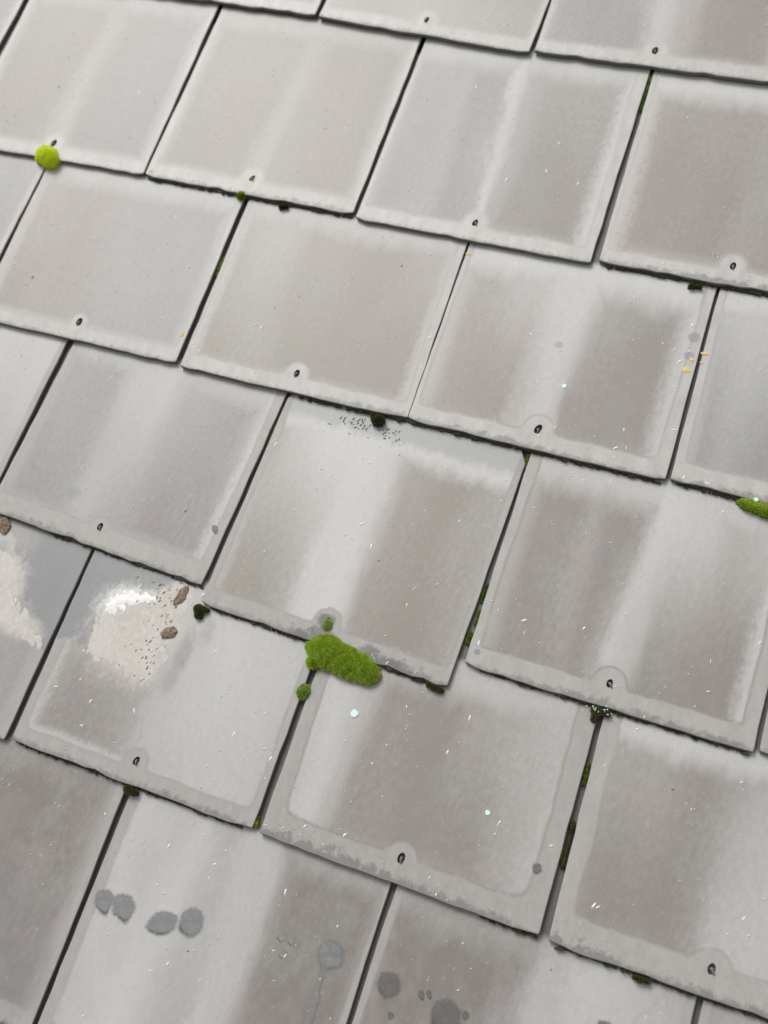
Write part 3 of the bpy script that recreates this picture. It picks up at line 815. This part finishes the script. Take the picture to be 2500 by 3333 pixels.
# cream crust (dried droppings) on the left slates
def crust(name, poly, h, seed, step=1.5, edge=9.0, holes=0.0, smooth=False):
    P = np.array(poly, float)
    x0, y0 = P.min(0) - 6; x1, y1 = P.max(0) + 6
    def sd(x, y):
        dmin, ins = 1e9, False
        for a in range(len(P)):
            ax, ay = P[a - 1]; bx, by = P[a]
            ex, ey = bx - ax, by - ay
            t = max(0, min(1, ((x - ax) * ex + (y - ay) * ey) / (ex * ex + ey * ey)))
            dmin = min(dmin, math.hypot(x - ax - t * ex, y - ay - t * ey))
            if (ay > y) != (by > y) and x < (bx - ax) * (y - ay) / (by - ay) + ax: ins = not ins
        return dmin if ins else -dmin
    V, F, idx, H = [], [], {}, {}
    nx, ny = int((x1 - x0) / step), int((y1 - y0) / step)
    for a in range(nx + 1):
        for b in range(ny + 1):
            x, y = x0 + a * step, y0 + b * step
            d = sd(x, y) + 5.0 * mnoise.noise((x * .06, y * .06, seed)) + 3.0 * mnoise.noise((x * .22, y * .22, seed + 3))
            if holes: d = min(d, 9.0) - holes * (1.0 - 2.2 * abs(mnoise.noise((x * .10 + y * .05, y * .055, seed + 5))) - .5 * mnoise.noise((x * .3, y * .3, seed)))
            q = max(0, min(1, d / edge))
            if smooth:
                H[a, b] = h * math.sqrt(max(0, 1 - (1 - q) ** 2)) * (1 + .25 * mnoise.noise((x * .09, y * .09, seed))) if d > 0 else -.25
                continue
            hh = h * (q * (0.35 + .9 * abs(mnoise.noise((x * .12, y * .07, seed))) + .75 * abs(mnoise.noise((x * .34, y * .3, seed + 8)))))
            H[a, b] = hh if d > 0 else -.25
    for a in range(nx):
        for b in range(ny):
            c4 = [(a, b), (a + 1, b), (a + 1, b + 1), (a, b + 1)]
            if max(H[q] for q in c4) <= 0: continue
            ff = []
            for q in c4:
                if q not in idx:
                    idx[q] = len(V); V.append(((x0 + q[0] * step) / 1000, (y0 + q[1] * step) / 1000, H[q] / 1000))
                ff.append(idx[q])
            F.append(tuple(ff))
    return mesh(name, V, F, smooth=True)


g = G('cream_crust')
cx_, cy_, cz_ = g.coords()
n1 = g.noise(g.vec(cx_ * 45.0, cy_ * 25.0, 0.0), 1.0, 4.0, .6)
n2 = g.noise(g.vec(cx_ * 210.0, cy_ * 120.0, 4.0), 1.0, 4.0, .7)
cc = g.mix(g.step(.35, .65, n1), (0.50, 0.472, 0.43), (0.55, 0.525, 0.485))
cc = g.mix(g.step(.52, .66, n2), cc, (0.61, 0.585, 0.54))
cc = g.mix(g.step(.36, .28, n2) * .35, cc, (0.36, 0.31, 0.25))
g.bump(n2, .0006, .6)
CRUST = g.out(cc, .6, .35)
white_m = plain_material('white_crust', (0.74, 0.735, 0.71), (0.86, 0.855, 0.83), 120, .35, .5, .0008)
tan_m = plain_material('tan_debris', (0.22, 0.165, 0.115), (0.42, 0.34, 0.26), 420, .75, .3, .0012)
bark_m = plain_material('brown_debris', (0.10, 0.072, 0.046), (0.34, 0.27, 0.195), 420, .75, .3, .0012)

cr = crust('crusty_splash', [(-108, 172), (-88, 196), (-58, 203), (-40, 224), (-20, 228), (-6, 208), (-14, 168), (-18, 130), (-20, 108), (-44, 108), (-75, 112), (-98, 106), (-112, 124), (-111, 150)], 0.32, 3.0, holes=7.0, edge=14.0)
cro = link('crusty_splash', cr, [CRUST], None, frame(4, 1, 0, 0, .0003))
tag(cro, 'cream crusty splash with a bright white lump, on the left slate below a joint', 'splash')
# white lump along its upper left rim
wlm = crust('white_lump', [(-112, 165), (-108, 182), (-96, 195), (-80, 201), (-58, 202), (-42, 200), (-44, 193), (-62, 190), (-76, 184), (-88, 172), (-98, 162)], 0.6, 21.0, step=1.0, edge=12.0, holes=5.0, smooth=True)
wl = link('white_lump', wlm, [white_m], cro, Matrix.Identity(4))

cr0 = crust('crusty_splash', [(64, 196), (76, 168), (84, 154), (104, 141), (120, 131), (142, 112), (128, 108), (96, 116), (66, 118), (34, 112), (0, 112), (0, 170), (20, 200), (44, 206)], 0.28, 9.0, holes=8.0, edge=14.0)
tag(link('crusty_splash', cr0, [CRUST], None, frame(4, 0, 0, 0, .0003)), 'mottled cream crust spreading in from the left edge of the photo', 'splash')


def flake(seed, rx, ry, h):
    r = random.Random(seed)
    n = 13
    V = [(0, 0, h * 1.1)]
    for ring, (p, zz) in enumerate(((.55, 1.0), (1.0, .45), (.95, -.1))):
        for a in range(n):
            t = 2 * math.pi * a / n
            q = r.uniform(.72, 1.15) if ring == 1 else r.uniform(.85, 1.1)
            V.append((rx * p * q * math.cos(t), ry * p * q * math.sin(t), h * zz * r.uniform(.6, 1.3)))
    F = [(0, 1 + a, 1 + (a + 1) % n) for a in range(n)]
    for ring in range(2):
        for a in range(n):
            p = (a + 1) % n
            F.append((1 + ring * n + a, 1 + ring * n + n + a, 1 + ring * n + n + p, 1 + ring * n + p))
    return mesh('bark_flake', V, F)


for q, ((k, i, u, v), rx, ry, h, turn, lab) in enumerate([
        ((4, 1, -24, 211), 5.5, 13, 1.9, -.25, 'upper brown debris flake on the cream splash, under the slate tail'),
        ((4, 1, -21, 167), 10.5, 7.5, 1.9, .5, 'broad brown debris flake on the right side of the cream splash'),
        ((4, 0, 27, 229), 9, 12, 3.5, .2, 'brown debris lump under a slate tail at the left edge of the photo')]):
    o = link('debris_flake', flake(70 + q, rx / 1000, ry / 1000, h / 1000), [bark_m], None, frame(k, i, u, v, .0006) @ Matrix.Rotation(turn, 4, 'Z'))
    tag(o, lab, 'debris', 'brown debris on the left slates')


# loose crumbs and pale grit: too many and too small to count
def scatter(name, items, mats, label, cat):
    V, F, MI = [], [], []
    r = random.Random(len(items))
    for (M, lx, ly, h, mi) in items:
        b0 = len(V)
        for (a, b) in ((-1, -.55), (.1, -1), (1, -.4), (.8, .6), (-.1, 1), (-.9, .5)):
            V.append(tuple(M @ Vector((a * lx * r.uniform(.75, 1.2), b * ly * r.uniform(.75, 1.2), -.0001))))
        for (a, b) in ((-.5, -.3), (.5, -.3), (.4, .4), (-.4, .4)):
            V.append(tuple(M @ Vector((a * lx, b * ly, h * r.uniform(.7, 1.2)))))
        fs = [(6, 7, 8, 9), (0, 1, 7, 6), (1, 2, 7), (2, 3, 8, 7), (3, 4, 8), (4, 9, 8), (4, 5, 9), (5, 0, 6, 9)]
        F += [tuple(x_ + b0 for x_ in f) for f in fs]; MI += [mi] * len(fs)
    me = mesh(name, V, F, MI)
    o = bpy.data.objects.new(name, me); col.objects.link(o)
    for m_ in mats: me.materials.append(m_)
    o.matrix_world = ROOF
    o['kind'] = 'stuff'; o['label'] = label
    return o


grit_w = plain_material('white_grit', (0.80, 0.79, 0.76), (0.92, 0.91, 0.88), 300, .4, .5)
grit_t = plain_material('turquoise_grit', (0.58, 0.80, 0.77), (0.72, 0.88, 0.85), 300, .4, .5)
grit_b = plain_material('dark_grit', (0.09, 0.08, 0.07), (0.17, 0.155, 0.14), 300, .7, .3)
r = random.Random(99)
items = []
keys = [q for q in LOOK]
for _ in range(3600):
    k, i = r.choice(keys)
    w = ALL[(k, i)][3] * 1000
    u = r.uniform(-w / 2 + 3, w / 2 - 3)
    v = r.uniform(2, (YK.get(k - 1, YK[k] + .25) - YK[k]) * 1000 - 8)
    if k == 4 and i in (0, 1) and -115 < u < 0 and v > 100: continue
    if mnoise.noise((u * .018 + k * 9, v * .018, i * 5.0)) + r.uniform(-.45, .45) < 0: continue
    s = r.uniform(.3, .8) if r.random() < .86 else r.uniform(.9, 1.5)
    if k <= 1 and r.random() < .35: continue
    M = frame(k, i, u, v, .0002) @ Matrix.Rotation(1.15 + r.gauss(0, .5), 4, 'Z')
    mi = 0 if r.random() < .93 else (1 if r.random() < .6 else 2)
    items.append((M, s * r.uniform(1.0, 2.6) / 1000, s * .8 / 1000, .0005, mi))
for _ in range(16):       # pale turquoise bits where the moss meets the joint
    M = frame(3, 2, -6 + r.gauss(0, 14), -5 + r.gauss(0, 3), .0005) @ Matrix.Rotation(r.uniform(0, 6), 4, 'Z')
    items.append((M, r.uniform(.6, 1.5) / 1000, r.uniform(.5, 1.1) / 1000, .0012, 1))
scatter('pale_grit', items, [grit_w, grit_t, grit_b], 'fine white and turquoise grit scattered over the slates', 'grit')

items = []
for _ in range(75):
    t = r.random()
    u = -24 - abs(r.gauss(0, 22)); v = r.uniform(108, 218)
    if u < -100: continue
    s = r.uniform(.35, 1.15)
    M = frame(4, 1, u, v, .0006) @ Matrix.Rotation(1.15 + r.gauss(0, .3), 4, 'Z')
    items.append((M, s * 2.1 / 1000, s * .8 / 1000, .0006, r.choice((0, 1, 1, 2, 3))))
scatter('crumbs', items, [bark_m, CRUST, grit_w, tan_m], 'brown and pale crumbs strewn over the cream splash', 'crumbs')
items = []
for _ in range(70):
    u = 110 + r.gauss(-4, 20); v = 268 - abs(r.gauss(0, 9))
    M = frame(2, 1, u, 0, .0001)
    k2 = frame(3, 1, u + (-143.6 + 5.0), v - abs(u - 110) * .1, .0002) @ Matrix.Rotation(1.0 + r.gauss(0, .6), 4, 'Z')
    if u > 146: continue
    s = r.uniform(.3, .9)
    items.append((k2, s * 2.4 / 1000, s * 1.1 / 1000, .0003, 0))
scatter('dark_flecks', items, [grit_b], 'black dirt flecks below the dark moss tuft in mid roof', 'dirt')

fl = mesh('paint_flake', *(lambda V: (V, [(0, 1, 2, 3, 4, 5), (5, 4, 10, 11), (4, 3, 9, 10), (3, 2, 8, 9), (2, 1, 7, 8), (1, 0, 6, 7), (0, 5, 11, 6), (11, 10, 9, 8, 7, 6)]))(
    [(x_ / 1000, y_ / 1000, .0007) for x_, y_ in ((-4, -1.5), (-.5, -4), (4.2, -2.2), (4.6, 1), (1.5, 4.8), (-3, 3))] +
    [(x_ / 1000, y_ / 1000, -.0001) for x_, y_ in ((-4.2, -1.6), (-.5, -4.2), (4.4, -2.3), (4.8, 1), (1.6, 5), (-3.2, 3.1))]))
FL = [((4, 2, -94, 147), 1.0, 'largest pale turquoise paint flake, below the large moss cushion'),
      ((2, 2, 14, 84), .62, 'pale turquoise paint flake on the pale streak right of centre'),
      ((4, 2, 70, 95), .62, 'pale turquoise paint flake low on the lower centre slate'),
      ((2, 3, -59, 1), .6, 'pale turquoise paint flake just above the right edge moss clump')]
for q, ((k, i, u, v), s, lab) in enumerate(FL):
    o = link('paint_flake', fl, [grit_t], None, frame(k, i, u, v, .0002) @ Matrix.Rotation(.7 + q, 4, 'Z') @ Matrix.Scale(s, 4))
    tag(o, lab, 'paint flake', 'turquoise paint flakes')
